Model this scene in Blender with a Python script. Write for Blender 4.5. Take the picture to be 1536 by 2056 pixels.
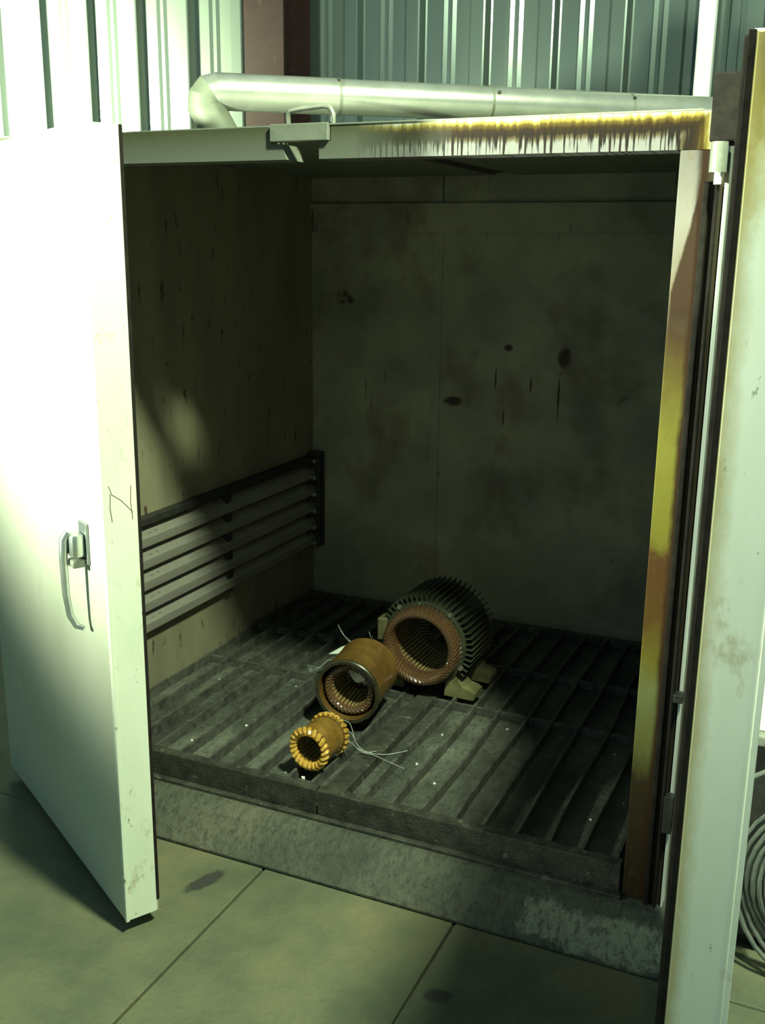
import bpy, math, random
from mathutils import Matrix, Vector
random.seed(7)
for o in list(bpy.data.objects): bpy.data.objects.remove(o)
S = bpy.context.scene
COL = S.collection

# ------------------------------------------------------------------ camera
CAM_LOC = Vector((1.954, -2.171, 1.55)); YAW, PITCH, ROLL, FPX = 0.4202, -0.2525, 0.0116, 2080.58
f = Vector((-math.sin(YAW)*math.cos(PITCH), math.cos(YAW)*math.cos(PITCH), math.sin(PITCH)))
r = f.cross(Vector((0, 0, 1))).normalized(); u = r.cross(f)
r, u = math.cos(ROLL)*r + math.sin(ROLL)*u, -math.sin(ROLL)*r + math.cos(ROLL)*u
cd = bpy.data.cameras.new('camera'); cam = bpy.data.objects.new('camera', cd); COL.objects.link(cam)
cd.sensor_fit = 'VERTICAL'; cd.sensor_height = 36; cd.lens = 36*FPX/2056; cd.clip_start = 0.02
M = Matrix((r, u, -f)).transposed().to_4x4(); M.translation = CAM_LOC; cam.matrix_world = M
S.camera = cam
# ------------------------------------------------------------------ world, lamps, exposure
W = bpy.data.worlds.new('World'); S.world = W; W.use_nodes = True
W.node_tree.nodes['Background'].inputs[0].default_value = (0.40, 0.74, 0.84, 1)
W.node_tree.nodes['Background'].inputs[1].default_value = 0.27
S.view_settings.view_transform = 'Standard'; S.view_settings.look = 'None'
S.view_settings.exposure = 0.0; S.view_settings.gamma = 1; S.view_settings.use_curve_mapping = False

def lamp(name, typ, loc, power, col, size=0.2, aim=None, cone=None, blend=0.5):
    d = bpy.data.lights.new(name, typ); d.energy = power; d.color = col
    if typ == 'AREA': d.shape = 'DISK'; d.size = size
    else: d.shadow_soft_size = size
    if cone: d.spot_size = math.radians(cone); d.spot_blend = blend
    o = bpy.data.objects.new(name, d); COL.objects.link(o); o.location = loc
    if aim: o.rotation_euler = (Vector(aim)-Vector(loc)).to_track_quat('-Z', 'Y').to_euler()
    return o
# high shop lamp to the right of the oven, hanging beyond the right door
lamp('shop_lamp', 'POINT', (2.40, -0.98, 3.55), 950, (0.86, 1.0, 0.66), 0.14)
# work lamp standing in front of the left door, aimed up at door and wall
lamp('work_lamp', 'SPOT', (-0.88, -2.02, 1.45), 2000, (0.88, 1.0, 0.72), 0.08, aim=(0.60, -0.3, 2.60), cone=112, blend=1.0)
# wall lamp out of frame to the left, washing the siding beyond the column
lamp('wall_lamp', 'SPOT', (-2.9, 1.2, 2.30), 6500, (0.95, 1.0, 0.62), 0.12, aim=(-2.0, 2.42, 2.25), cone=76, blend=.9)

# ------------------------------------------------------------------ materials
def mat(name): 
    m = bpy.data.materials.new(name); m.use_nodes = True
    nt = m.node_tree; return m, nt, nt.nodes['Principled BSDF']
class N:
    """small node helper"""
    def __init__(s, nt): s.nt = nt; s.tc = nt.nodes.new('ShaderNodeTexCoord')
    def new(s, t, **k):
        n = s.nt.nodes.new(t)
        for a, b in k.items(): setattr(n, a, b)
        return n
    def link(s, a, b): s.nt.links.new(a, b)
    def noise(s, scale, stretch=(1, 1, 1), detail=4, rough=.6, off=(0, 0, 0)):
        mp = s.new('ShaderNodeMapping'); mp.inputs['Scale'].default_value = stretch; mp.inputs['Location'].default_value = off
        s.link(s.tc.outputs['Object'], mp.inputs['Vector'])
        n = s.new('ShaderNodeTexNoise'); n.inputs['Scale'].default_value = scale
        n.inputs['Detail'].default_value = detail; n.inputs['Roughness'].default_value = rough
        s.link(mp.outputs[0], n.inputs['Vector']); return n.outputs['Fac']
    def xyz(s):
        n = s.new('ShaderNodeSeparateXYZ'); s.link(s.tc.outputs['Object'], n.inputs[0]); return n.outputs
    def math(s, op, a, b=0.0, clamp=False):
        n = s.new('ShaderNodeMath', operation=op, use_clamp=clamp)
        for i, v in enumerate((a, b)):
            if isinstance(v, (int, float)): n.inputs[i].default_value = v
            else: s.link(v, n.inputs[i])
        return n.outputs[0]
    def ramp(s, fac, stops, interp='LINEAR'):
        n = s.new('ShaderNodeValToRGB'); cr = n.color_ramp; cr.interpolation = interp
        while len(cr.elements) > 1: cr.elements.remove(cr.elements[0])
        for i, (p, c) in enumerate(stops):
            e = cr.elements[0] if i == 0 else cr.elements.new(p)
            e.position = p; e.color = (*c, 1) if len(c) == 3 else c
        if not isinstance(fac, (int, float)): s.link(fac, n.inputs[0])
        return n.outputs[0]
    def g(s, fac, a, b):           # grey step from a to b
        return s.math('MULTIPLY', s.math('SUBTRACT', fac, a), 1/(b-a), True)
    def mix(s, fac, a, b, mode='MIX'):
        n = s.new('ShaderNodeMix', data_type='RGBA', blend_type=mode)
        for i, v in ((0, fac), (6, a), (7, b)):
            if isinstance(v, (int, float)): n.inputs[i].default_value = v
            elif isinstance(v, tuple): n.inputs[i].default_value = (*v, 1)
            else: s.link(v, n.inputs[i])
        return n.outputs[2]
    def bump(s, h, bs, strength=.3, dist=.01):
        n = s.new('ShaderNodeBump'); n.inputs['Strength'].default_value = strength; n.inputs['Distance'].default_value = dist
        s.link(h, n.inputs['Height']); s.link(n.outputs[0], bs.inputs['Normal'])

def simple(name, c1, c2, scale=8, rough=.6, metal=0., stretch=(1, 1, 1), bump=.0, spots=None, coat=0., lo=.3, hi=.7, spot_scale=30):
    m, nt, b = mat(name); n = N(nt)
    a = n.noise(scale, stretch)
    c = n.ramp(a, [(lo, c1), (hi, c2)])
    if spots:
        c = n.mix(n.g(n.noise(spot_scale, stretch, 3, .6, (3, 1, 2)), .62, .70), c, spots)
    nt.links.new(c, b.inputs['Base Color'])
    b.inputs['Roughness'].default_value = rough; b.inputs['Metallic'].default_value = metal; b.inputs['Coat Weight'].default_value = coat
    if bump: n.bump(n.noise(scale*6, stretch), b, bump, .004)
    return m
MT = {}
MT['siding'] = simple('pale_siding', (.075, .105, .10), (.10, .13, .115), 3, .22, .6, (1, 1, .15))
MT['column'] = simple('red_primer', (.016, .0095, .009), (.024, .013, .012), 6, .6, spots=(.04, .02, .02))
MT['column'].node_tree.nodes['Principled BSDF'].inputs['Specular IOR Level'].default_value = .15
MT['white_post'] = simple('white_paint', (.78, .82, .78), (.86, .88, .84), 5, .4)
MT['duct'] = simple('galvanised_duct', (.42, .45, .38), (.55, .57, .50), 14, .28, .75, (1, 1, 1), .05)
MT['duct_dark'] = simple('dark_duct', (.10, .12, .085), (.16, .18, .13), 14, .6, .2)  # darker, rougher metal for the seams and lower elbow segments
MT['dark_steel'] = simple('dark_steel', (.020, .022, .020), (.045, .045, .040), 18, .55, .3, bump=.2)
MT['black'] = simple('black_gasket', (.010, .009, .008), (.022, .019, .016), 30, .9)
MT['black'].node_tree.nodes['Principled BSDF'].inputs['Specular IOR Level'].default_value = .1
MT['galv_dim'] = simple('galvanised_trim', (.17, .19, .15), (.25, .27, .22), 20, .5, .2, spots=(.12, .10, .06))
MT['inner'] = simple('sooty_inner_sheet', (.10, .085, .05), (.24, .21, .13), 5, .55, .2, (1, 1, .5), spots=(.05, .035, .02))
MT['inner_bounce'] = simple('pale_bounce_sheet', (.66, .68, .56), (.78, .78, .66), 5, .5, .05, (1, 1, .4), spots=(.3, .25, .12))  # unseen inner face of left door, made pale to bounce light onto the back wall
MT['handle'] = simple('chrome_handle', (.45, .50, .47), (.62, .66, .62), 20, .28, .85)
MT['bar'] = simple('oily_bar', (.045, .048, .042), (.14, .145, .125), 30, .40, .3, bump=.6, spots=(.14, .14, .12))
MT['rail'] = simple('oily_rail', (.022, .024, .020), (.075, .078, .062), 20, .5, .2, bump=.7, spots=(.14, .145, .115))
MT['amber'] = simple('amber_varnished_core', (.13, .07, .012), (.24, .14, .03), 30, .32, .0, coat=.5, bump=.15)
MT['amber_dark'] = simple('brown_varnished_shell', (.075, .040, .010), (.14, .080, .020), 18, .38, .0, coat=.4, bump=.15)
MT['rim_dark'] = simple('blackened_rim', (.018, .018, .010), (.045, .040, .020), 30, .35, coat=.5)
MT['gold'] = simple('golden_coil', (.50, .27, .04), (.80, .50, .10), 40, .22, .25, coat=.8)
MT['coil_brown'] = simple('brown_varnished_coil', (.060, .033, .018), (.12, .064, .030), 40, .20, .0, coat=1.0)
MT['brass'] = simple('varnished_slot', (.34, .28, .11), (.55, .46, .20), 40, .18, .5, coat=.6)
MT['frame_green'] = simple('olive_cast_frame', (.030, .036, .022), (.065, .072, .044), 24, .4, .1, coat=.4, bump=.2)
MT['foot'] = simple('olive_cast_foot', (.10, .10, .045), (.20, .19, .09), 24, .4, .0, coat=.5, bump=.2)
MT['wire'] = simple('pale_wire', (.26, .29, .26), (.42, .45, .42), 60, .35, coat=.5)
MT['paper'] = simple('pale_paper', (.50, .60, .54), (.62, .70, .64), 30, .6)
MT['flake'] = simple('white_flake', (.75, .80, .76), (.88, .90, .86), 30, .3, coat=.6)
MT['white_box'] = simple('white_carton', (.80, .80, .72), (.86, .86, .80), 8, .6)
MT['cable'] = simple('grey_cable', (.08, .10, .09), (.15, .17, .15), 30, .5)
MT['bolt'] = simple('bright_bolt', (.35, .36, .32), (.5, .5, .45), 30, .25, .8)

def mk_siding_door():
    # outer skin of the doors: pale galvanised sheet with cloudy wiping marks
    m, nt, b = mat('pale_door_sheet'); n = N(nt)
    c = n.ramp(n.noise(2.2, (1, 1, .5)), [(.3, (.50, .54, .40)), (.55, (.60, .63, .50)), (.75, (.56, .62, .54))])
    st = n.g(n.noise(7, (1, 1, .12), 5, .7), .60, .78)
    c = n.mix(n.math('MULTIPLY', st, .45), c, (.42, .36, .18))
    nt.links.new(c, b.inputs['Base Color']); b.inputs['Roughness'].default_value = .42; b.inputs['Metallic'].default_value = .25
    return m
MT['door'] = mk_siding_door()

def mk_edge(name, burnt):
    # door edge: pale painted channel, brown dribbles and specks; the right one is burnt along its inner arris and at the top
    m, nt, b = mat(name); n = N(nt); x = n.xyz()
    c = n.ramp(n.noise(5, (1, 1, .5)), [(.3, (.66, .75, .60)), (.6, (.78, .83, .70)), (.8, (.70, .80, .70))])
    c = n.mix(n.math('MULTIPLY', n.g(n.noise(16, (1, 1, .6), 5, .7, (4, 2, 1)), .60, .74), .6), c, (.34, .27, .10))
    c = n.mix(n.g(n.noise(45, (1, 1, .5), 4, .65, (1, 7, 1)), .655, .73), c, (.10, .08, .05))
    if burnt:
        w = n.noise(18, (1, 1, .7), 5, .7)
        top = n.g(n.math('ADD', x[2], n.math('MULTIPLY', w, .22)), 1.66, 1.90)
        c = n.mix(n.math('MINIMUM', n.math('MULTIPLY', top, 1.6), 1.0), c, (.42, .33, .03))
        c = n.mix(n.g(top, .40, .85), c, (.06, .034, .012))
        side = n.g(n.math('SUBTRACT', x[1], n.math('MULTIPLY', w, .030)), .012, -.008)
        c = n.mix(n.math('MULTIPLY', side, .75), c, (.40, .34, .12))
    nt.links.new(c, b.inputs['Base Color']); b.inputs['Roughness'].default_value = .45; b.inputs['Metallic'].default_value = .1
    return m
MT['edge'] = mk_edge('door_edge_channel', False)
MT['edge_burnt'] = mk_edge('burnt_door_edge_channel', True)

HT, HH, OW, OD = 1.7344, 1.8047, 1.608, 1.503      # opening top, header top, opening width, depth
def mk_header():
    # varnish smoke has dribbled down the header above the opening, heaviest towards the right corner
    m, nt, b = mat('varnish_stained_header'); n = N(nt); x = n.xyz()
    w = n.noise(80, (1, 0, .12), 5, .65); w2 = n.noise(9, (1, 0, .6), 4, .6, (5, 0, 0))
    d = n.math('MULTIPLY', n.math('MAXIMUM', n.math('SUBTRACT', x[2], HT), n.math('MULTIPLY', n.math('SUBTRACT', x[0], OW-.035), .75)), 1/.0703)
    dj = n.math('ADD', d, n.math('MULTIPLY', n.math('SUBTRACT', n.math('ADD', w, n.math('MULTIPLY', w2, .5)), .75), .40))
    heavy = n.ramp(dj, [(.30, (.16, .16, .155)), (.40, (.075, .06, .035)), (.52, (.014, .009, .004)), (.68, (.022, .012, .003)), (.80, (.075, .050, .009)), (.89, (.26, .21, .05)), (.95, (.46, .43, .25)), (1.0, (.66, .66, .55))])
    drip = n.g(n.math('ADD', n.noise(150, (1, 0, .05), 3, .5, (2, 0, 0)), n.math('MULTIPLY', d, .18)), .53, .59)
    drip = n.math('MULTIPLY', drip, n.math('SUBTRACT', 1.0, n.g(d, .55, .75)))
    heavy = n.mix(drip, heavy, (.010, .007, .005))
    light = n.ramp(n.math('ADD', n.math('MULTIPLY', n.math('SUBTRACT', x[2], HT), 11), n.math('MULTIPLY', w, .25)), [(.15, (.14, .155, .13)), (.55, (.11, .12, .09)), (.85, (.075, .08, .045))])
    fac = n.g(n.math('ADD', x[0], n.math('MULTIPLY', w2, .25)), 1.02, 1.24)
    nt.links.new(n.mix(fac, light, heavy), b.inputs['Base Color'])
    b.inputs['Roughness'].default_value = .6; b.inputs['Specular IOR Level'].default_value = .12
    return m
MT['header'] = mk_header()
def mk_jamb():
    m, nt, b = mat('varnish_stained_jamb'); n = N(nt); x = n.xyz()
    w = n.noise(10, (1, 1, .5), 5, .7); fine = n.noise(60, (1, 1, .5), 3, .6)
    z = n.math('ADD', n.math('MULTIPLY', x[2], .5), n.math('MULTIPLY', n.math('SUBTRACT', w, .5), .09))
    base = n.ramp(z, [(.0, (0.031, 0.022, 0.012)), (.20, (0.037, 0.026, 0.012)), (.235, (0.124, 0.124, 0.037)), (.30, (0.149, 0.167, 0.068)), (.345, (0.136, 0.118, 0.019)), (.39, (0.087, 0.046, 0.011)),
                      (.455, (0.074, 0.034, 0.012)), (.475, (0.161, 0.149, 0.022)), (.58, (0.186, 0.174, 0.031)), (.64, (0.105, 0.081, 0.019)), (.69, (0.062, 0.037, 0.015)), (.735, (0.149, 0.124, 0.087)), (.80, (0.186, 0.174, 0.155)), (.87, (0.105, 0.099, 0.090))])
    base = n.mix(n.math('MULTIPLY', n.g(fine, .58, .72), .45), base, (.12, .08, .02))
    d = n.math('ADD', n.math('SUBTRACT', x[0], OW), n.math('MULTIPLY', n.math('SUBTRACT', w, .5), .02))
    thr = n.math('MINIMUM', n.math('MAXIMUM', n.math('MULTIPLY', n.math('SUBTRACT', x[2], 1.46), .20), 0.0), .046)
    base = n.mix(n.math('MULTIPLY', n.g(n.math('SUBTRACT', d, thr), 0, .005), n.g(x[2], 1.33, 1.42)), base, (.032, .018, .010))
    c = n.mix(n.g(d, .036, .046), base, (.035, .018, .008))
    c = n.mix(n.g(d, .052, .062), c, (.05, .042, .028))
    nt.links.new(c, b.inputs['Base Color']); b.inputs['Roughness'].default_value = .6; b.inputs['Specular IOR Level'].default_value = .12
    return m
MT['jamb'] = mk_jamb()

BACK_MARKS = [(.60, .98, .040, .018), (1.02, 1.165, .026, .038), (.81, 1.19, .016, .014), (.90, 1.06, .004, .030), (.765, 1.075, .0035, .045), (1.005, 1.02, .004, .08), (.80, .93, .0035, .03)]
def mk_soot(name='sooty_oven_sheet', marks=()):
    m, nt, b = mat(name); n = N(nt); x = n.xyz()
    c = n.ramp(n.noise(2.6, (1, 1, 1), 5, .6), [(.30, (.18, .185, .15)), (.55, (.32, .315, .23)), (.75, (.44, .42, .29))])
    c = n.mix(n.math('MULTIPLY', n.g(n.noise(5, (1, 1, .7), 4, .6, (2, 4, 0)), .52, .70), .55), c, (.10, .055, .030))
    blot = n.g(n.noise(8, (1, 1, 1.1), 3, .5, (7.3, 0, 2.2)), .70, .76)
    c = n.mix(blot, c, (.030, .018, .012))
    drip = n.g(n.noise(26, (1, 1, .10), 3, .5, (1, 0, 3)), .68, .73)
    c = n.mix(n.math('MULTIPLY', drip, .7), c, (.035, .025, .016))
    for (px, pz, sx, sz) in marks:          # burnt splashes with a shape of their own
        dx = n.math('MULTIPLY', n.math('SUBTRACT', x[0], px), 1/sx); dz = n.math('MULTIPLY', n.math('SUBTRACT', x[2], pz), 1/sz)
        rr = n.math('ADD', n.math('ADD', n.math('MULTIPLY', dx, dx), n.math('MULTIPLY', dz, dz)), n.math('MULTIPLY', n.math('SUBTRACT', n.noise(30), .5), 2.2))
        c = n.mix(n.math('SUBTRACT', 1.0, n.g(rr, .5, 1.3)), c, (.045, .022, .016))
    nt.links.new(c, b.inputs['Base Color']); b.inputs['Roughness'].default_value = .6; b.inputs['Metallic'].default_value = .1
    return m
MT['soot'] = mk_soot()
MT['soot_back'] = mk_soot('streaked_back_sheet', BACK_MARKS)
MT['soot_low_bounce'] = simple('low_bounce_soot_sheet', (.03, .03, .025), (.07, .065, .05), 5, .7)  # unseen right lining: soot colour darkened to cut light bouncing inside
MT['soot_left'] = simple('yellowed_oven_sheet', (.17, .165, .115), (.28, .265, .17), 5, .5, .1, (1, 1, .3), spots=(.07, .05, .025))
def mk_pan():
    m, nt, b = mat('oily_gritty_pan'); n = N(nt)
    c = n.ramp(n.noise(6, (1, .45, 1), 5, .65), [(.30, (.026, .032, .027)), (.50, (.080, .090, .072)), (.68, (.16, .175, .14))])
    c = n.mix(n.math('MULTIPLY', n.g(n.noise(90, (1, .6, 1), 4, .75), .46, .64), .55), c, (.018, .020, .017))
    c = n.mix(n.math('MULTIPLY', n.g(n.noise(11, (1, .6, 1), 5, .8, (3, 1, 0)), .63, .70), .7), c, (.20, .22, .18))
    nt.links.new(c, b.inputs['Base Color']); b.inputs['Roughness'].default_value = .40
    n.bump(n.noise(80, (1, 1, 1), 5, .8), b, .8, .006)
    return m
MT['pan'] = mk_pan()
MT['louvre'] = simple('louvre_sheet', (.25, .245, .21), (.40, .39, .34), 9, .32, .5, (1, .3, 1), spots=(.09, .06, .04))

def mk_concrete(name, a, b_, c_, ramp=False):
    m, nt, b = mat(name); n = N(nt); x = n.xyz()
    c = n.ramp(n.noise(2.6, (1, 1, 1), 6, .65), [(.36, a), (.52, b_), (.66, c_)])
    c = n.mix(n.math('MULTIPLY', n.g(n.noise(42, (1, 1, 1), 3, .7), .52, .75), .35), c, (.07, .065, .04))
    if not ramp:
        # oil spots: one by the left door, one on the middle slab
        for (px, py, sx, sy, rot) in ((.627, -.262, .022, .062, -.35), (1.305, -.40, .030, .022, .3)):
            dx = n.math('SUBTRACT', x[0], px); dy = n.math('SUBTRACT', x[1], py)
            ca, sa = math.cos(rot), math.sin(rot)
            uu = n.math('ADD', n.math('MULTIPLY', dx, ca/sx), n.math('MULTIPLY', dy, sa/sx))
            vv = n.math('ADD', n.math('MULTIPLY', dx, -sa/sy), n.math('MULTIPLY', dy, ca/sy))
            rr = n.math('ADD', n.math('ADD', n.math('MULTIPLY', uu, uu), n.math('MULTIPLY', vv, vv)), n.math('MULTIPLY', n.math('SUBTRACT', n.noise(40), .5), 1.6))
            c = n.mix(n.math('SUBTRACT', 1.0, n.g(rr, .6, 1.3)), c, (.035, .036, .03))
    else:
        w = n.math('MULTIPLY', n.math('SUBTRACT', n.noise(22, (1, 1, 1), 4, .7), .5), .10)
        px = n.g(n.math('ADD', x[0], w), 1.395, 1.41)
        py = n.math('MULTIPLY', n.g(n.math('ADD', x[1], w), -.150, -.140), n.math('SUBTRACT', 1.0, n.g(n.math('ADD', x[1], w), -.085, -.065)))
        c = n.mix(n.math('MULTIPLY', px, py), c, (.20, .23, .165))
    nt.links.new(c, b.inputs['Base Color']); b.inputs['Roughness'].default_value = .75
    if ramp: c2 = n.mix(n.math('MULTIPLY', n.g(n.noise(70, (1, .35, 1), 5, .8), .46, .62), .7), c, (.022, .026, .02)); nt.links.new(c2, b.inputs['Base Color'])
    n.bump(n.noise(60, (1, .5 if ramp else 1, 1), 5, .75), b, .8 if ramp else .4, .006)
    return m
MT['slab'] = mk_concrete('stained_concrete', (.068, .085, .052), (.112, .125, .072), (.155, .15, .082))
MT['subfloor'] = simple('dark_concrete', (.06, .065, .045), (.12, .12, .08), 6, .85)
MT['ramp'] = mk_concrete('scraped_ramp', (.040, .050, .037), (.07, .082, .060), (.11, .115, .082), True)

# ------------------------------------------------------------------ mesh helpers
class MB:
    def __init__(s): s.v = []; s.f = []
    def add(s, V, F):
        k = len(s.v); s.v += [tuple(p) for p in V]; s.f += [tuple(i+k for i in q) for q in F]; return s
    def box(s, a, b, bev=0.0):
        x0, y0, z0 = a; x1, y1, z1 = b
        if bev <= 0:
            return s.add([(x0, y0, z0), (x1, y0, z0), (x1, y1, z0), (x0, y1, z0), (x0, y0, z1), (x1, y0, z1), (x1, y1, z1), (x0, y1, z1)],
                         [(0, 3, 2, 1), (4, 5, 6, 7), (0, 1, 5, 4), (1, 2, 6, 5), (2, 3, 7, 6), (3, 0, 4, 7)])
        # chamfered box: three inset shells hulled
        import bmesh
        bm = bmesh.new(); bmesh.ops.create_cube(bm, size=1)
        for v in bm.verts: v.co = Vector(((x0+x1)/2+v.co.x*(x1-x0), (y0+y1)/2+v.co.y*(y1-y0), (z0+z1)/2+v.co.z*(z1-z0)))
        bmesh.ops.bevel(bm, geom=bm.edges[:], offset=bev, segments=2, profile=.5, affect='EDGES')
        bm.verts.index_update(); s.add([v.co for v in bm.verts], [[v.index for v in q.verts] for q in bm.faces]); bm.free(); return s
    def prism(s, poly, axis, a, b):
        """polygon (2D) extruded along axis 'x','y' or 'z' from a to b"""
        def P(p, t): return {'x': (t, p[0], p[1]), 'y': (p[0], t, p[1]), 'z': (p[0], p[1], t)}[axis]
        k = len(poly); V = [P(p, a) for p in poly]+[P(p, b) for p in poly]
        F = [(i, (i+1) % k, k+(i+1) % k, k+i) for i in range(k)]+[tuple(range(k-1, -1, -1)), tuple(range(k, 2*k))]
        return s.add(V, F)
    def sheet(s, poly, axis, a, b):
        def P(p, t): return {'x': (t, p[0], p[1]), 'y': (p[0], t, p[1]), 'z': (p[0], p[1], t)}[axis]
        k = len(poly); V = [P(p, a) for p in poly]+[P(p, b) for p in poly]
        return s.add(V, [(i, i+1, k+i+1, k+i) for i in range(k-1)])
    def tube(s, pts, rad, seg=8, cap=True):
        pts = [Vector(p) for p in pts]; n = len(pts)
        rad = [rad]*n if isinstance(rad, (int, float)) else rad
        V = []; up = None
        for i in range(n):
            t = (pts[min(i+1, n-1)]-pts[max(i-1, 0)]).normalized()
            if up is None: up = t.orthogonal().normalized()
            up = (up-t*up.dot(t)).normalized(); w = t.cross(up)
            V += [pts[i]+rad[i]*(math.cos(2*math.pi*k/seg)*up+math.sin(2*math.pi*k/seg)*w) for k in range(seg)]
        F = [(i*seg+k, i*seg+(k+1) % seg, (i+1)*seg+(k+1) % seg, (i+1)*seg+k) for i in range(n-1) for k in range(seg)]
        if cap: F += [tuple(range(seg-1, -1, -1)), tuple((n-1)*seg+k for k in range(seg))]
        return s.add(V, F)
    def lathe(s, prof, seg=48, closed=True):
        """profile of (radius, along +y) revolved around the y axis"""
        V = [(R*math.cos(2*math.pi*k/seg), y, R*math.sin(2*math.pi*k/seg)) for (R, y) in prof for k in range(seg)]
        n = len(prof); m = n if closed else n-1
        return s.add(V, [(i*seg+k, i*seg+(k+1) % seg, ((i+1) % n)*seg+(k+1) % seg, ((i+1) % n)*seg+k) for i in range(m) for k in range(seg)])
    def mesh(s, name, mtl, smooth=False):
        me = bpy.data.meshes.new(name); me.from_pydata(s.v, [], s.f); me.materials.append(mtl); me.update()
        import bmesh
        bm = bmesh.new(); bm.from_mesh(me); bmesh.ops.recalc_face_normals(bm, faces=bm.faces); bm.to_mesh(me); bm.free()
        if smooth: me.polygons.foreach_set('use_smooth', [True]*len(me.polygons)); me.set_sharp_from_angle(angle=math.radians(40))
        return me
    def build(s, name, m, parent=None, smooth=False, label=None):
        return obj(name, s.mesh(name, MT[m], smooth), parent, label)
def obj(name, me, parent=None, label=None):
    o = bpy.data.objects.new(name, me); COL.objects.link(o)
    if parent:
        o.parent = parent
        if parent.get('anchor'): o.matrix_parent_inverse = Matrix.Translation(-parent.location)
    if label: o['label'] = label
    return o
def empty(name, loc, label, cat, group=None, rz=0, anchor=False):
    """anchor: children are written in world coordinates"""
    o = bpy.data.objects.new(name, None); COL.objects.link(o); o.location = loc; o.rotation_euler[2] = rz; o.empty_display_size = .1
    if anchor: o['anchor'] = 1
    return tag(o, label, cat, group)
def tag(o, label, cat, group=None):
    o['label'] = label; o['category'] = cat
    if group: o['group'] = group
    return o
def struct(o, label=None):
    o['kind'] = 'structure'
    if label: o['label'] = label
    return o

# ------------------------------------------------------------------ setting: floor
fl = MB().box((-3.0, -3.2, -.10), (4.2, 3.0, -.012)).build('floor', 'subfloor')
struct(fl, 'stained concrete shop floor in front of and around the oven')
for (x0, x1) in ((-3.0, .728), (.735, 1.247), (1.254, 1.766), (1.773, 4.2)):
    MB().box((x0, -3.2, -.05), (x1, -.1535, 0), .003).build('slab', 'slab', fl)
MB().box((1.773, -.149, -.05), (4.2, 2.3, 0), .004).build('slab', 'slab', fl)
MB().box((-3.0, -.151, -.05), (-.003, 2.3, 0), .004).build('slab', 'slab', fl)
# ribbed steel siding behind the oven
WY = 2.42; PER = .302
def siding_profile(x0, ribs):
    p = []
    for k in range(ribs):
        a = x0+k*PER
        # major trapezoid rib then two small stiffening ribs in the pan
        p += [(a, WY), (a+.018, WY-.034), (a+.072, WY-.034), (a+.079, WY-.0312), (a+.096, WY-.0030), (a+.103, WY)]
        for q in (.175, .215): p += [(a+q, WY), (a+q+.005, WY-.007), (a+q+.008, WY-.007), (a+q+.025, WY)]
    p.append((x0+ribs*PER, WY)); return p
wall = MB().box((-3.0, WY+.015, 0), (4.2, WY+.12, 4.2)).build('wall_back', 'siding'); struct(wall, 'pale ribbed steel siding of the shop wall behind the oven')
X0 = -.314-9*PER
for k in range(8):
    MB().sheet([(a, b) for a, b in siding_profile(X0+3*k*PER, 3)], 'z', 0, 4.2).build('siding_panel', 'siding', wall)
# building column: I-section, red primer
c = empty('steel_column', (-.57, 2.26, 0), 'dark red primed steel column standing against the ribbed wall', 'column', anchor=True)
MB().box((-.670, 2.13, 0), (-.470, 2.145, 4.2)).build('front_flange', 'column', c)
MB().box((-.576, 2.145, 0), (-.564, 2.365, 4.2)).build('web', 'column', c)
MB().box((-.670, 2.365, 0), (-.470, 2.38, 4.2)).build('rear_flange', 'column', c)
# white downpipe
p = empty('white_downpipe', (1.30, 2.34, 0), 'bright white vertical downpipe on the ribbed wall behind the oven corner', 'pipe', anchor=True)
MB().box((1.268, 2.31, 0), (1.332, 2.37, 4.2), .008).build('pipe_body', 'white_post', p)
for z in (1.2, 2.9): MB().box((1.255, 2.305, z), (1.345, 2.385, z+.03), .003).build('pipe_strap', 'white_post', p)

# ------------------------------------------------------------------ oven
ov = empty('industrial_oven', (.80, .75, 0), 'large walk-in bake oven with soot blackened inside and both doors open', 'oven', anchor=True)
RX = 1.692     # outer edge of the right jamb
# interior sheets
MB().box((-.04, .06, 0), (0, OD+.04, 1.80)).build('side_wall', 'soot_left', ov, label='yellowed sheet lining on the left with louvred duct')
MB().box((OW+.004, .06, 0), (OW+.05, OD+.04, 1.80)).build('side_wall', 'soot_low_bounce', ov)
MB().box((0, OD, 0), (.538, OD+.04, 1.80)).build('back_panel', 'soot_back', ov)
MB().box((.543, OD, 0), (OW+.004, OD+.04, 1.80)).build('back_panel', 'soot_back', ov)
MB().box((0, OD-.022, 1.596), (OW+.004, OD, 1.700), .004).build('back_rib', 'soot', ov)
MB().box((.505, OD-.004, .138), (.545, OD+.01, 1.596), .002).build('seam_strip', 'soot', ov)
MB().box((0, .06, .02), (OW+.004, OD, .128)).build('floor_pan', 'pan', ov, label='oil soaked floor pan under the grates')
MB().box((-.10, .082, 1.792), (.735, OD+.06, HH)).build('roof_panel', 'galv_dim', ov)
MB().box((.820, .082, 1.792), (RX, OD+.06, HH)).build('roof_panel', 'galv_dim', ov)
MB().box((.735, .13, 1.800), (.820, OD+.06, HH+.006)).build('roof_slot_cover', 'dark_steel', ov)
MB().box((-.14, .02, 0), (-.045, OD+.06, 1.80)).build('outer_side', 'galv_dim', ov)
MB().box((OW+.052, .082, 0), (RX-.006, OD+.06, 1.80)).build('outer_side', 'galv_dim', ov)
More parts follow.
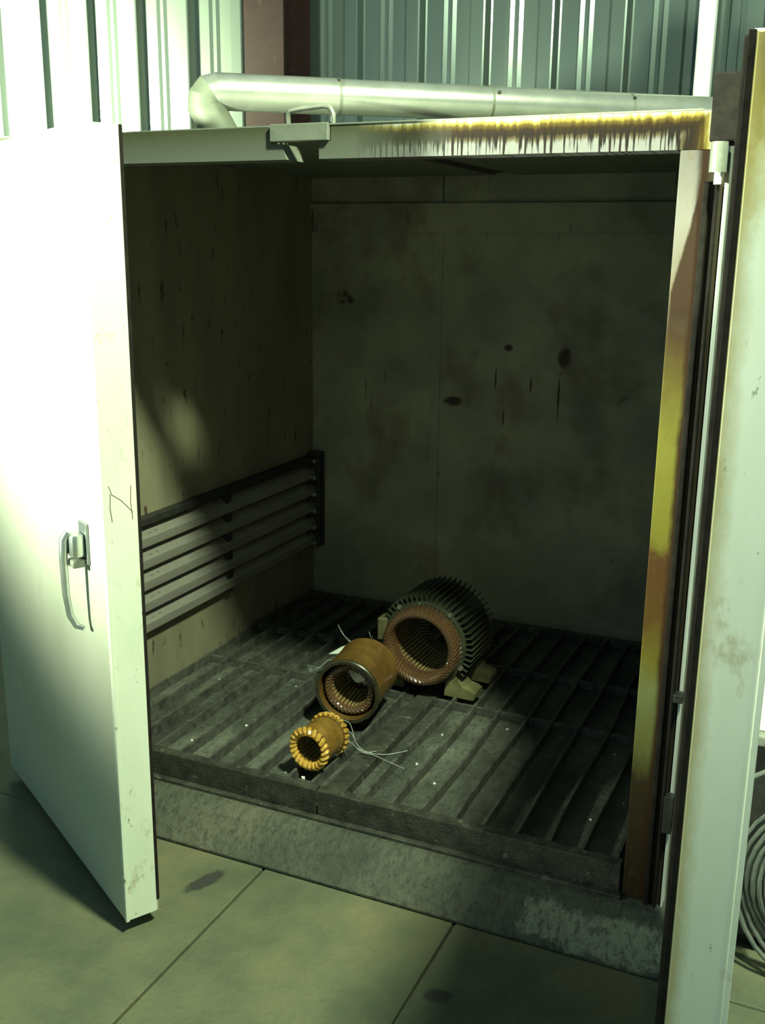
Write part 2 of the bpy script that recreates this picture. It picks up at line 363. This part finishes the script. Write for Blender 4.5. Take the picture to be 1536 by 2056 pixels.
# header in two pieces, with the slot for the hoist hook between them
MB().prism([(-.115, HT), (.735, HT), (.722, 1.7685), (.697, 1.7685), (.694, 1.774), (.694, HH), (-.115, HH)], 'y', 0, .08).build('header', 'header', ov, label='left header with pale streaks ending at the hook slot')
MB().prism([(.818, HT), (RX, HT), (RX, HH), (.848, HH), (.848, 1.772), (.818, 1.772)], 'y', 0, .08).build('header', 'header', ov, label='right header with brown varnish dribbles')
MB().box((.816, -.002, HH), (RX, .09, HH+.004), .001).build('header_cap', 'galv_dim', ov)
MB().box((-.115, .0, HH), (.69, .09, HH+.004), .001).build('header_cap', 'galv_dim', ov)
# slot bridge with bent rod
br = MB().box((.697, -.010, 1.7725), (.845, .012, 1.8105), .002).build('slot_bridge', 'galv_dim', ov, label='steel bar bridging the hook slot in the header')
MB().tube([(.724, .03, 1.80), (.723, .03, 1.832), (.730, .03, 1.842), (.76, .03, 1.846), (.815, .03, 1.850), (.830, .03, 1.846), (.838, .03, 1.832), (.838, .03, 1.80)], .0065, 8).build('bent_rod', 'galv_dim', br, True)
MB().tube([(.848, .0, 1.812), (.848, .0, 1.823)], .005, 6).build('bolt', 'bolt', br)
# jambs
MB().box((OW, 0, 0), (RX+.002, .08, HT-.0005), .002).build('jamb', 'jamb', ov, label='right jamb stained yellow and brown by varnish smoke')
MB().box((-.115, 0, 0), (-.005, .08, HT-.0005), .002).build('jamb', 'galv_dim', ov)
MB().box((RX-.034, -.012, .03), (RX-.022, .002, HT-.06), .003).build('gasket', 'black', ov)
MB().box((RX+.0045, -.004, .0), (RX+.0085, .03, 1.672)).build('hinge_flange', 'white_post', ov, label='pale flange showing as a bright slit at the hinge side')
MB().box((RX-.012, -.016, .0), (RX-.005, -.001, 1.67), .002).build('gasket_retainer', 'black', ov)
for z0, z1 in ((.60, .615), (.285, .375), (.61, .62)):
    MB().box((RX-.004, -.030, z0), (RX+.016, -.0045, z1), .002).build('hinge_leaf', 'dark_steel', ov)
h = MB().box((1.664, -.030, 1.745), (1.716, .07, 1.868), .004).build('hinge_block', 'black', ov, label='dark top hinge block standing above the header')
MB().tube([(1.684, -.025, 1.69), (1.684, -.025, 1.745)], .0165, 12).build('hinge_barrel', 'galv_dim', h, True)
MB().tube([(1.686, -.030, 1.668), (1.686, -.030, 1.690)], .007, 8).build('hinge_pin', 'white_post', h, True)
# ramp up to the sill
rp = MB().prism([(-.152, 0), (.06, 0), (.06, .084), (-.035, .082), (-.075, .068), (-.152, .006)], 'x', -.0, 1.765).build('threshold_ramp', 'ramp', ov)
MB().box((.02, -.020, .080), (OW, -.002, .092), .002).build('sill_bar', 'rail', ov)
# louvred duct on the left wall: five blades, top rail, end panel
lv = MB().box((0, 1.452, .345), (.054, 1.499, .738), .004).build('louvre_end_panel', 'dark_steel', ov, label='dark end plate of the louvred duct')
Z0, Z1 = .357, .7025; step = (Z1-Z0)/5
blade = MB().prism([(.006, .056), (.010, .056), (.036, .030), (.036, .004), (.032, .000), (.032, .027), (.006, .052)], 'y', .03, 1.452).mesh('louvre_blade', MT['louvre'])
for k in range(5):
    b = obj('louvre_blade', blade, ov); b.matrix_parent_inverse = Matrix.Translation(-ov.location); b.location = (0, 0, Z0+k*step)
MB().box((.001, .03, Z1), (.034, 1.452, Z1+.024), .002).build('louvre_rail', 'dark_steel', ov)
for k in range(6): MB().box((.030, 1.428, Z0+k*step-.004), (.046, 1.4515, Z0+k*step+.012), .002).build('louvre_clip', 'bolt', ov)
MB().box((0, .80, .344), (.030, .835, .70)).build('louvre_strut', 'dark_steel', ov)

# doors. local frame: x from hinge to free end, y = thickness (0 inner face ... -t outer), z up
def door(loc, rz, outer_sign, width, z0, z1, edge_mat, inner_mat, label):
    t = .080*outer_sign
    d = MB().box((0, min(0, t), z0), (width-.004, max(0, t), z1), .003).mesh('oven_door', MT['door'])
    d = bpy.data.objects.new('oven_door', d); COL.objects.link(d); d.parent = ov; d.matrix_parent_inverse = Matrix.Translation(-ov.location)
    d.location = loc; d.rotation_euler[2] = rz; d['label'] = label
    def b(y): return y*outer_sign
    def bx(x0, y0, a, x1, y1, c_, bev=0): return MB().box((x0, min(b(y0), b(y1)), a), (x1, max(b(y0), b(y1)), c_), bev)
    bx(width-.006, .006, z0+.004, width+.0, .074, z1-.004, .001).build('edge_channel', edge_mat, d)
    bx(width-.010, .0735, z0+.002, width+.002, .0815, z1-.002, .001).build('skin_fold', edge_mat, d)
    bx(width-.012, -.003, z0+.03, width-.003, .005, z1-.001, .001).build('edge_gasket', 'black', d)
    bx(.03, -.004, z0+.04, width-.03, .001, z1-.04, .004).build('inner_panel', inner_mat, d)
    bx(.0, -.007, z0+.03, .032, .0, z1-.002, .003).build('inner_gasket', 'black', d)
    bx(width-.034, -.007, z0+.03, width-.022, .0, z1-.002, .003).build('inner_gasket', 'black', d)
    return d
ld = door((.6235-.90*.863, -.447+.90*.506, 0), math.atan2(-.506, .863), -1, .90, .032, 1.77, 'edge', 'inner_bounce', 'left door swung part open with pale outer sheet and pull handle')
rd = door((1.728+.112*.06, -.112-.993*.06, 0), math.atan2(-.993, .112), 1, .80, .032, 1.77, 'edge_burnt', 'inner', 'right door swung wide open and seen on its burnt edge')
# handle of the left door (local frame: outer face at y = -.08)
hx = .90-.125; fy = -.080
MB().box((hx-.020, fy-.006, .868), (hx+.030, fy, .962), .003).build('handle_plate', 'handle', ld)
MB().box((hx-.016, fy-.036, .885), (hx+.022, fy-.006, .938), .008).build('handle_boss', 'handle', ld, True)
MB().box((hx-.014, fy-.036, .862), (hx+.020, fy-.006, .882), .005).build('latch_tongue', 'galv_dim', ld, True)
MB().tube([(hx-.004, fy-.034, .942), (hx-.008, fy-.044, .925), (hx-.009, fy-.046, .88), (hx-.009, fy-.045, .80), (hx-.006, fy-.040, .750), (hx+.002, fy-.030, .727), (hx+.014, fy-.018, .722)],
          [.008, .010, .0095, .0085, .0080, .0075, .005], 10).build('pull_handle', 'handle', ld, True)
# grease pencil dribbles on the edge: thin brown runs standing on the channel
for (y0, za, zb) in ((-.063, .985, 1.045), (-.018, .985, 1.058)):
    MB().tube([(.9005, y0, zb), (.9005, y0-.002, (za+zb)/2), (.9005, y0+.001, za)], .0008, 5).build('varnish_run', 'amber', ld)
MB().tube([(.9005, -.066, 1.062), (.9005, -.060, 1.043), (.9005, -.040, 1.028), (.9005, -.016, 1.0)], .0005, 5).build('varnish_run', 'amber_dark', ld)

# ------------------------------------------------------------------ grates
G = .16
def grate(x0, x1, bars, label, wide=None):
    t = empty('floor_grate', ((x0+x1)/2, .70, .128), label, 'grate', 'steel floor grates inside the oven', anchor=True)
    MB().box((x0, .0, .0850), (x1, .005, G), .001).add(*_angle(x0, x1)).build('front_rail', 'rail', t)
    MB().box((x0, 1.42, .1285), (x1, 1.44, G), .002).build('rear_rail', 'rail', t)
    for y in (.68, 1.02): MB().box((x0, y-.006, .1285), (x1, y+.006, .154), .001).build('cross_bar', 'bar', t)
    for i, x in enumerate(bars):
        w = random.uniform(.0036, .0048); k = random.uniform(-.006, .006); n = 9
        m = MB()     # each bar sags sideways a little
        V = []; F = []
        for j in range(n):
            y = .006+(1.414-.006)*j/(n-1); dx = k*math.sin(j*1.3+i)*1.2; zt = G-.001-abs(k)*.4*math.sin(j*.9)
            V += [(x+dx-w, y, .1285), (x+dx+w, y, .1285), (x+dx+w, y, zt), (x+dx-w, y, zt)]
        for j in range(n-1):
            a = j*4; F += [(a+q, a+(q+1) % 4, a+4+(q+1) % 4, a+4+q) for q in range(4)]
        F += [(0, 3, 2, 1), ((n-1)*4, (n-1)*4+1, (n-1)*4+2, (n-1)*4+3)]
        m.add(V, F).build('bar', 'bar', t)
    if wide: MB().box((wide[0], .006, .1285), (wide[1], 1.414, G-.002), .003).build('centre_beam', 'rail', t)
    return t
def _angle(x0, x1):
    m = MB().box((x0, .005, G-.006), (x1, .030, G)); return m.v, m.f
grate(.008, .800, [.022, .100, .183, .268, .355, .445, .525, .609, .693, .770], 'left steel bar grate on the oven floor, under the small stator')
grate(.806, 1.600, [.925, 1.006, 1.090, 1.176, 1.253, 1.337, 1.420, 1.505, 1.585], 'right steel bar grate on the oven floor, mostly in shadow', (.812, .870))

# ------------------------------------------------------------------ stators
def coil_ring(root, n, ri, ro, y0, y1, rad, m, slant=.5, name='coil'):
    """end turns of a winding: n separate coil heads round a ring, facing -y at y0; root frame axis +y"""
    rm = (ri+ro)/2; me = None
    path = [(ri, y1), (ri-rad*.1, (y0+y1)/2), (ri+(ro-ri)*.25, y0+rad*.4), (rm, y0), (ro-(ro-ri)*.25, y0+rad*.4), (ro, (y0+y1)/2), (ro, y1)]
    pts = []
    for k, (R, y) in enumerate(path):
        a = slant*(k/(len(path)-1)-.5); pts.append((R*math.cos(a), y, R*math.sin(a)))
    me = MB().tube(pts, rad, 6).mesh(name, MT[m], True)
    for k in range(n):
        o = obj(name, me, root); o.rotation_euler[1] = 2*math.pi*k/n
        o.location[2] = root['axis_z']
def lathe_part(root, name, prof, m, seg=64):
    o = MB().lathe(prof, seg).build(name, m, root, True); o.location[2] = root['axis_z']; return o
def teeth(root, n, rad, y0, y1, w, d, m, name='slot_wedge'):
    me = MB().box((rad, y0, -w), (rad+d, y1, w), .0008).mesh(name, MT[m])
    for k in range(n):
        o = obj(name, me, root); o.rotation_euler[1] = 2*math.pi*k/n; o.location[2] = root['axis_z']
def stator(loc, az, axis_z, label):
    t = empty('motor_stator', (loc[0], loc[1], G), label, 'stator', 'motor stators baking in the oven', rz=math.radians(az-90)); t['axis_z'] = axis_z
    return t
# small: bare core with golden end turns
s1 = stator((.733, .077), 86, .063, 'small bare motor stator with golden end windings, nearest on the grate')
lathe_part(s1, 'core', [(.040, .018), (.054, .018), (.056, .022), (.056, .103), (.054, .107), (.040, .107)], 'amber')
lathe_part(s1, 'winding_ring', [(.045, .004), (.055, .004), (.057, .022), (.043, .022)], 'amber_dark')
lathe_part(s1, 'winding_ring', [(.042, .105), (.057, .105), (.055, .124), (.044, .124)], 'amber_dark')
coil_ring(s1, 22, .0445, .0575, .003, .016, .0066, 'gold', .25)
coil_ring(s1, 22, .0445, .0575, .125, .112, .0066, 'gold', .25)
teeth(s1, 22, .0385, .028, .098, .0022, .003, 'brass')
# middle: smooth brown shell, winding set back inside
s2 = stator((.701, .388), 97, .100, 'middle sized motor stator in a smooth amber brown shell, between the other two')
lathe_part(s2, 'shell', [(.088, .004), (.092, .0), (.0985, .0), (.100, .003), (.100, .012), (.0965, .016), (.0965, .196), (.098, .200), (.090, .200), (.088, .196)], 'amber_dark')
lathe_part(s2, 'front_rim', [(.089, -.001), (.0975, -.001), (.1005, .002), (.1005, .010), (.0975, .011), (.089, .006)], 'rim_dark')
lathe_part(s2, 'core', [(.058, .060), (.0885, .060), (.0885, .150), (.058, .150)], 'amber_dark')
lathe_part(s2, 'winding_ring', [(.060, .030), (.080, .030), (.082, .060), (.058, .060)], 'coil_brown')
coil_ring(s2, 36, .0615, .0800, .024, .060, .0062, 'coil_brown', .5)
coil_ring(s2, 36, .0615, .0800, .186, .150, .0062, 'coil_brown', .5)
teeth(s2, 30, .0550, .036, .150, .0028, .005, 'brass')
# large: finned cast frame with feet
s3 = stator((.822, .690), 89, .165, 'large finned motor stator with cast feet, farthest on the grate')
lathe_part(s3, 'frame', [(.128, .014), (.133, .012), (.136, .016), (.136, .235), (.132, .242), (.126, .242)], 'frame_green')
lathe_part(s3, 'frame_flange', [(.126, .004), (.1365, .004), (.1385, .007), (.1385, .020), (.126, .020)], 'frame_green')
lathe_part(s3, 'core', [(.096, .060), (.130, .060), (.130, .190), (.096, .190)], 'amber_dark')
lathe_part(s3, 'winding_ring', [(.100, -.030), (.124, -.030), (.128, .060), (.096, .060)], 'coil_brown')
coil_ring(s3, 54, .0985, .1250, -.040, .040, .0062, 'coil_brown', .55)
coil_ring(s3, 54, .0985, .1240, .250, .190, .0060, 'coil_brown', .55)
teeth(s3, 48, .0925, .018, .190, .0028, .005, 'brass')
fin = MB().box((.135, .018, -.0020), (.161, .228, .0020), .0007).mesh('fin', MT['frame_green'])
for k in range(52):
    a = 2*math.pi*k/52; dd = math.degrees(a) % 360
    if 40 < dd < 140: continue          # feet side (rotation about +y turns +x downwards)
    o = obj('fin', fin, s3); o.rotation_euler[1] = a; o.location[2] = .165
for sgn in (1, -1):
    poly = [(.070*sgn, .0), (.168*sgn, .0), (.172*sgn, .006), (.172*sgn, .022), (.160*sgn, .030), (.132*sgn, .036), (.116*sgn, .056), (.104*sgn, .082), (.076*sgn, .054)]
    if sgn < 0: poly = poly[::-1]
    MB().prism(poly, 'y', .014, .085).build('foot', 'foot', s3)
    MB().prism(poly, 'y', .165, .235).build('foot', 'foot', s3)
for a in (52, 128, 205, 335):
    a = math.radians(a); R = .1400
    MB().tube([(R*math.cos(a), .0, .165+R*math.sin(a)), (R*math.cos(a), .012, .165+R*math.sin(a))], .0075, 6).build('bolt', 'bolt', s3)
MB().box((-.165, .008, .150), (-.134, .060, .225), .004).build('lifting_lug', 'foot', s3)

# lead wires: parts of their stators, but written in world coordinates
def wire(root, pts, rad=.0016, m='wire', name='lead_wire'):
    # smooth through the points (Catmull-Rom)
    P = [Vector(p) for p in pts]; out = []
    for i in range(len(P)-1):
        p0, p1, p2, p3 = P[max(i-1, 0)], P[i], P[i+1], P[min(i+2, len(P)-1)]
        for k in range(5):
            t = k/5; out.append(.5*((2*p1)+(p2-p0)*t+(2*p0-5*p1+4*p2-p3)*t*t+(3*p1-p0-3*p2+p3)*t**3))
    out.append(P[-1])
    Mi = (Matrix.Translation(root.location) @ Matrix.Rotation(root.rotation_euler[2], 4, 'Z')).inverted()
    return MB().tube([Mi @ p for p in out], rad, 6).build(name, m, root, True)
bx, by = .735, .235
for k, pts in enumerate((
    [(.760, .175, G+.090), (.795, .215, G+.070), (.815, .225, G+.030), (.838, .240, G+.006), (.890, .255, G+.003), (.936, .300, G+.004)],
    [(.775, .170, G+.070), (.803, .205, G+.045), (.825, .225, G+.012), (.860, .235, G+.004), (.925, .215, G+.003), (.969, .200, G+.004)],
    [(.752, .190, G+.105), (.780, .240, G+.085), (.805, .235, G+.030), (.822, .240, G+.008)],
    [(.766, .175, G+.080), (.806, .215, G+.030), (.836, .235, G+.008), (.856, .262, G+.003)])):
    wire(s1, pts, .0012)
for k in range(5):
    j = random.uniform(-.010, .010)
    wire(s2, [(.625, .570+k*.010, G+.135-.006*k), (.585, .640+j, G+.122), (.535, .665+j, G+.090-.008*k), (.490, .685+j, G+.055), (.455, .675+j*2, G+.022), (.422-.008*k, .672+k*.012, G+.004)], .0014)
for k in range(3):
    wire(s2, [(.620, .600, G+.130), (.585, .660+k*.008, G+.128), (.545-.008*k, .715, G+.122+.008*k), (.512-.012*k, .755, G+.118+.018*k)], .0013)
for k in range(3):
    wire(s3, [(.690, .735, G+.135-.02*k), (.660-.01*k, .755, G+.120-.015*k), (.640-.014*k, .750+.01*k, G+.105), (.622-.012*k, .765, G+.120+.012*k)], .0016)
Mi = (Matrix.Translation(s2.location) @ Matrix.Rotation(s2.rotation_euler[2], 4, 'Z')).inverted()
q4 = [(.548, .568, G+.128), (.571, .615, G+.140), (.592, .618, G+.150), (.603, .560, G+.142)]
q4 = [Mi @ Vector(p) for p in q4]; up = Vector((.0, -.0004, .0012))
MB().add(q4+[p+up for p in q4], [(3, 2, 1, 0), (4, 5, 6, 7), (0, 1, 5, 4), (1, 2, 6, 5), (2, 3, 7, 6), (3, 0, 4, 7)]).build('paper_tag', 'paper', s2, label='pale green paper tag tucked beside the shell')

# ------------------------------------------------------------------ galvanised duct over the oven
dc = empty('exhaust_duct', (.25, .55, HH), 'round galvanised exhaust duct lying across the top of the oven', 'duct', anchor=True)
A = Vector((.235, .435, 1.958)); B = Vector((1.50, 1.415, 1.958)); D = (B-A)
MB().tube([A+D*.07, A+D*.235], .0500, 28).build('duct_pipe', 'duct', dc, True)
MB().tube([A+D*.225, A+D*1.0], .0488, 28).build('duct_pipe', 'duct', dc, True)
for q in (.235, .52, .80): MB().tube([A+D*(q-.002), A+D*(q+.002)], .0508, 28).build('duct_seam', 'duct_dark', dc, True)
for q, a in ((.232, .9), (.53, .55), (.80, .6), (.985, .7)):
    pt = A+D*q; nrm = Vector((D.y, -D.x, 0)).normalized()*math.cos(a)+Vector((0, 0, 1))*math.sin(a)
    MB().tube([pt+nrm*.047, pt+nrm*.054], .0055, 6).build('screw', 'dark_steel', dc)
def mitred(path, rad, seg=28):
    P = [Vector(p) for p in path]; rings = []
    for i, p in enumerate(P):
        a = (P[i]-P[i-1]).normalized() if i else (P[1]-P[0]).normalized()
        b = (P[i+1]-P[i]).normalized() if i < len(P)-1 else a
        n = (a+b).normalized(); side = Vector((D.y, -D.x, 0)).normalized(); upv = a.cross(side).normalized(); ring = []
        for k in range(seg):
            q = p+rad*(math.cos(2*math.pi*k/seg)*side+math.sin(2*math.pi*k/seg)*upv)
            ring.append(q+a*((p-q).dot(n)/a.dot(n)))          # slide along the segment to the mitre plane
        rings.append(ring)
    return rings
dn = D.normalized(); P1 = Vector((.262, .456, 1.958)); Cc = P1-Vector((0, 0, .034)); path = [A+D*.08]
for k in range(5):
    th = math.radians(34*k); path.append(Cc+.034*(-dn*math.sin(th)+Vector((0, 0, 1))*math.cos(th)))
last = path[-1]-path[-2]; path.append(path[-1]+last*((path[-1].z-1.8049)/-last.z))
rg = mitred(path, .0500); last = last.normalized(); rg[-1] = [q+last*((q.z-1.8052)/-last.z) for q in rg[-1]]
for i in range(len(rg)-1):
    k = len(rg[i]); MB().add(rg[i]+rg[i+1], [(q, (q+1) % k, k+(q+1) % k, k+q) for q in range(k)]).build('elbow_segment', 'duct' if i < 2 else 'duct_dark', dc, True)

# ------------------------------------------------------------------ what shows to the right of the right door
cb = empty('equipment_cabinet', (2.15, .28, 0), 'dark steel cabinet standing right of the oven behind the open door', 'cabinet', anchor=True)
MB().box((1.84, .03, .04), (2.46, .55, .52), .006).build('cabinet_body', 'dark_steel', cb)
MB().box((1.82, .005, .52), (2.48, .57, .545), .004).build('cabinet_top', 'galv_dim', cb)
for x in (1.86, 2.40):
    for y in (.06, .48): MB().box((x, y, 0), (x+.04, y+.04, .045)).build('foot', 'dark_steel', cb)
tag(MB().box((1.835, .03, .5455), (2.10, .22, .648), .003).build('white_carton', 'white_box'), 'small white carton on the dark cabinet right of the oven', 'carton')
co = empty('cable_coil', (2.02, -.02, 0), 'grey cable coil hanging in front of the dark cabinet', 'cable coil', anchor=True)
for k in range(6):
    R = .135+.013*k; pts = []
    for q in range(33):
        a = 2*math.pi*q/32; pts.append((2.05+R*1.0*math.cos(a), -.035+.012*math.sin(3*a+k), .235+R*1.15*math.sin(a)))
    MB().tube(pts, .0055, 7, False).build('cable_turn', 'cable', co, True)
MB().tube([(1.86, -.03, .46), (1.90, -.03, .49), (2.03, -.022, .545), (2.12, -.02, .56)], .006, 8).build('cable_tail', 'cable', co, True)
MB().tube([(2.05, .002, .385), (2.05, -.05, .388)], .008, 8).build('cable_hook', 'dark_steel', co, True)

# ------------------------------------------------------------------ loose flakes on pan and ramp
FL = [((1.085, .385, .1285), .011, 'largest white varnish flake, alone between bars of the right grate'),
      ((.742, .040, .1605), .008, 'bright white flake on the front rail below the small stator')]
for q, (pos, sz, lab) in enumerate(FL):
    V = [(pos[0]-sz, pos[1]+sz*.5, pos[2]), (pos[0]+sz*.2, pos[1]+sz*.8, pos[2]), (pos[0]+sz, pos[1]-sz*.6, pos[2]), (pos[0]-sz*.2, pos[1]-sz*.5, pos[2])]
    m = MB(); m.add(V+[(a, b, c_+.0035) for a, b, c_ in V], [(3, 2, 1, 0), (4, 5, 6, 7), (0, 1, 5, 4), (1, 2, 6, 5), (2, 3, 7, 6), (3, 0, 4, 7)])
    tag(m.build('varnish_flake', 'flake'), lab, 'flake', 'flakes of old varnish')
base = None
spots = [(.50, .09), (.655, .10), (.31, .15), (.405, .30), (.57, .30), (.14, .56), (.40, .62), (.44, .70), (.965, .30), (1.05, .22), (.965, .50), (1.13, .62), (1.46, .60), (1.54, .34), (1.48, .22)]
for k, (x, y) in enumerate(spots):
    if base is None:
        m = MB(); s_ = .0036
        m.add([(-s_, -s_*.6, 0), (s_, -s_*.8, 0), (s_*.7, s_, 0), (-s_*.9, s_*.7, 0), (-s_*.6, -s_*.4, .003), (s_*.7, -s_*.5, .003), (s_*.4, s_*.6, .003), (-s_*.5, s_*.5, .003)],
              [(3, 2, 1, 0), (4, 5, 6, 7), (0, 1, 5, 4), (1, 2, 6, 5), (2, 3, 7, 6), (3, 0, 4, 7)])
        base = m.mesh('varnish_speck', MT['flake'])
    o = obj('varnish_speck', base); o.location = (x, y, .1282); o.rotation_euler[2] = random.uniform(0, 3); q = random.uniform(.6, 1.2); o.scale = (q, q, q)
    tag(o, 'tiny pale varnish speck fallen between the grate bars', 'speck', 'tiny specks between the grate bars')
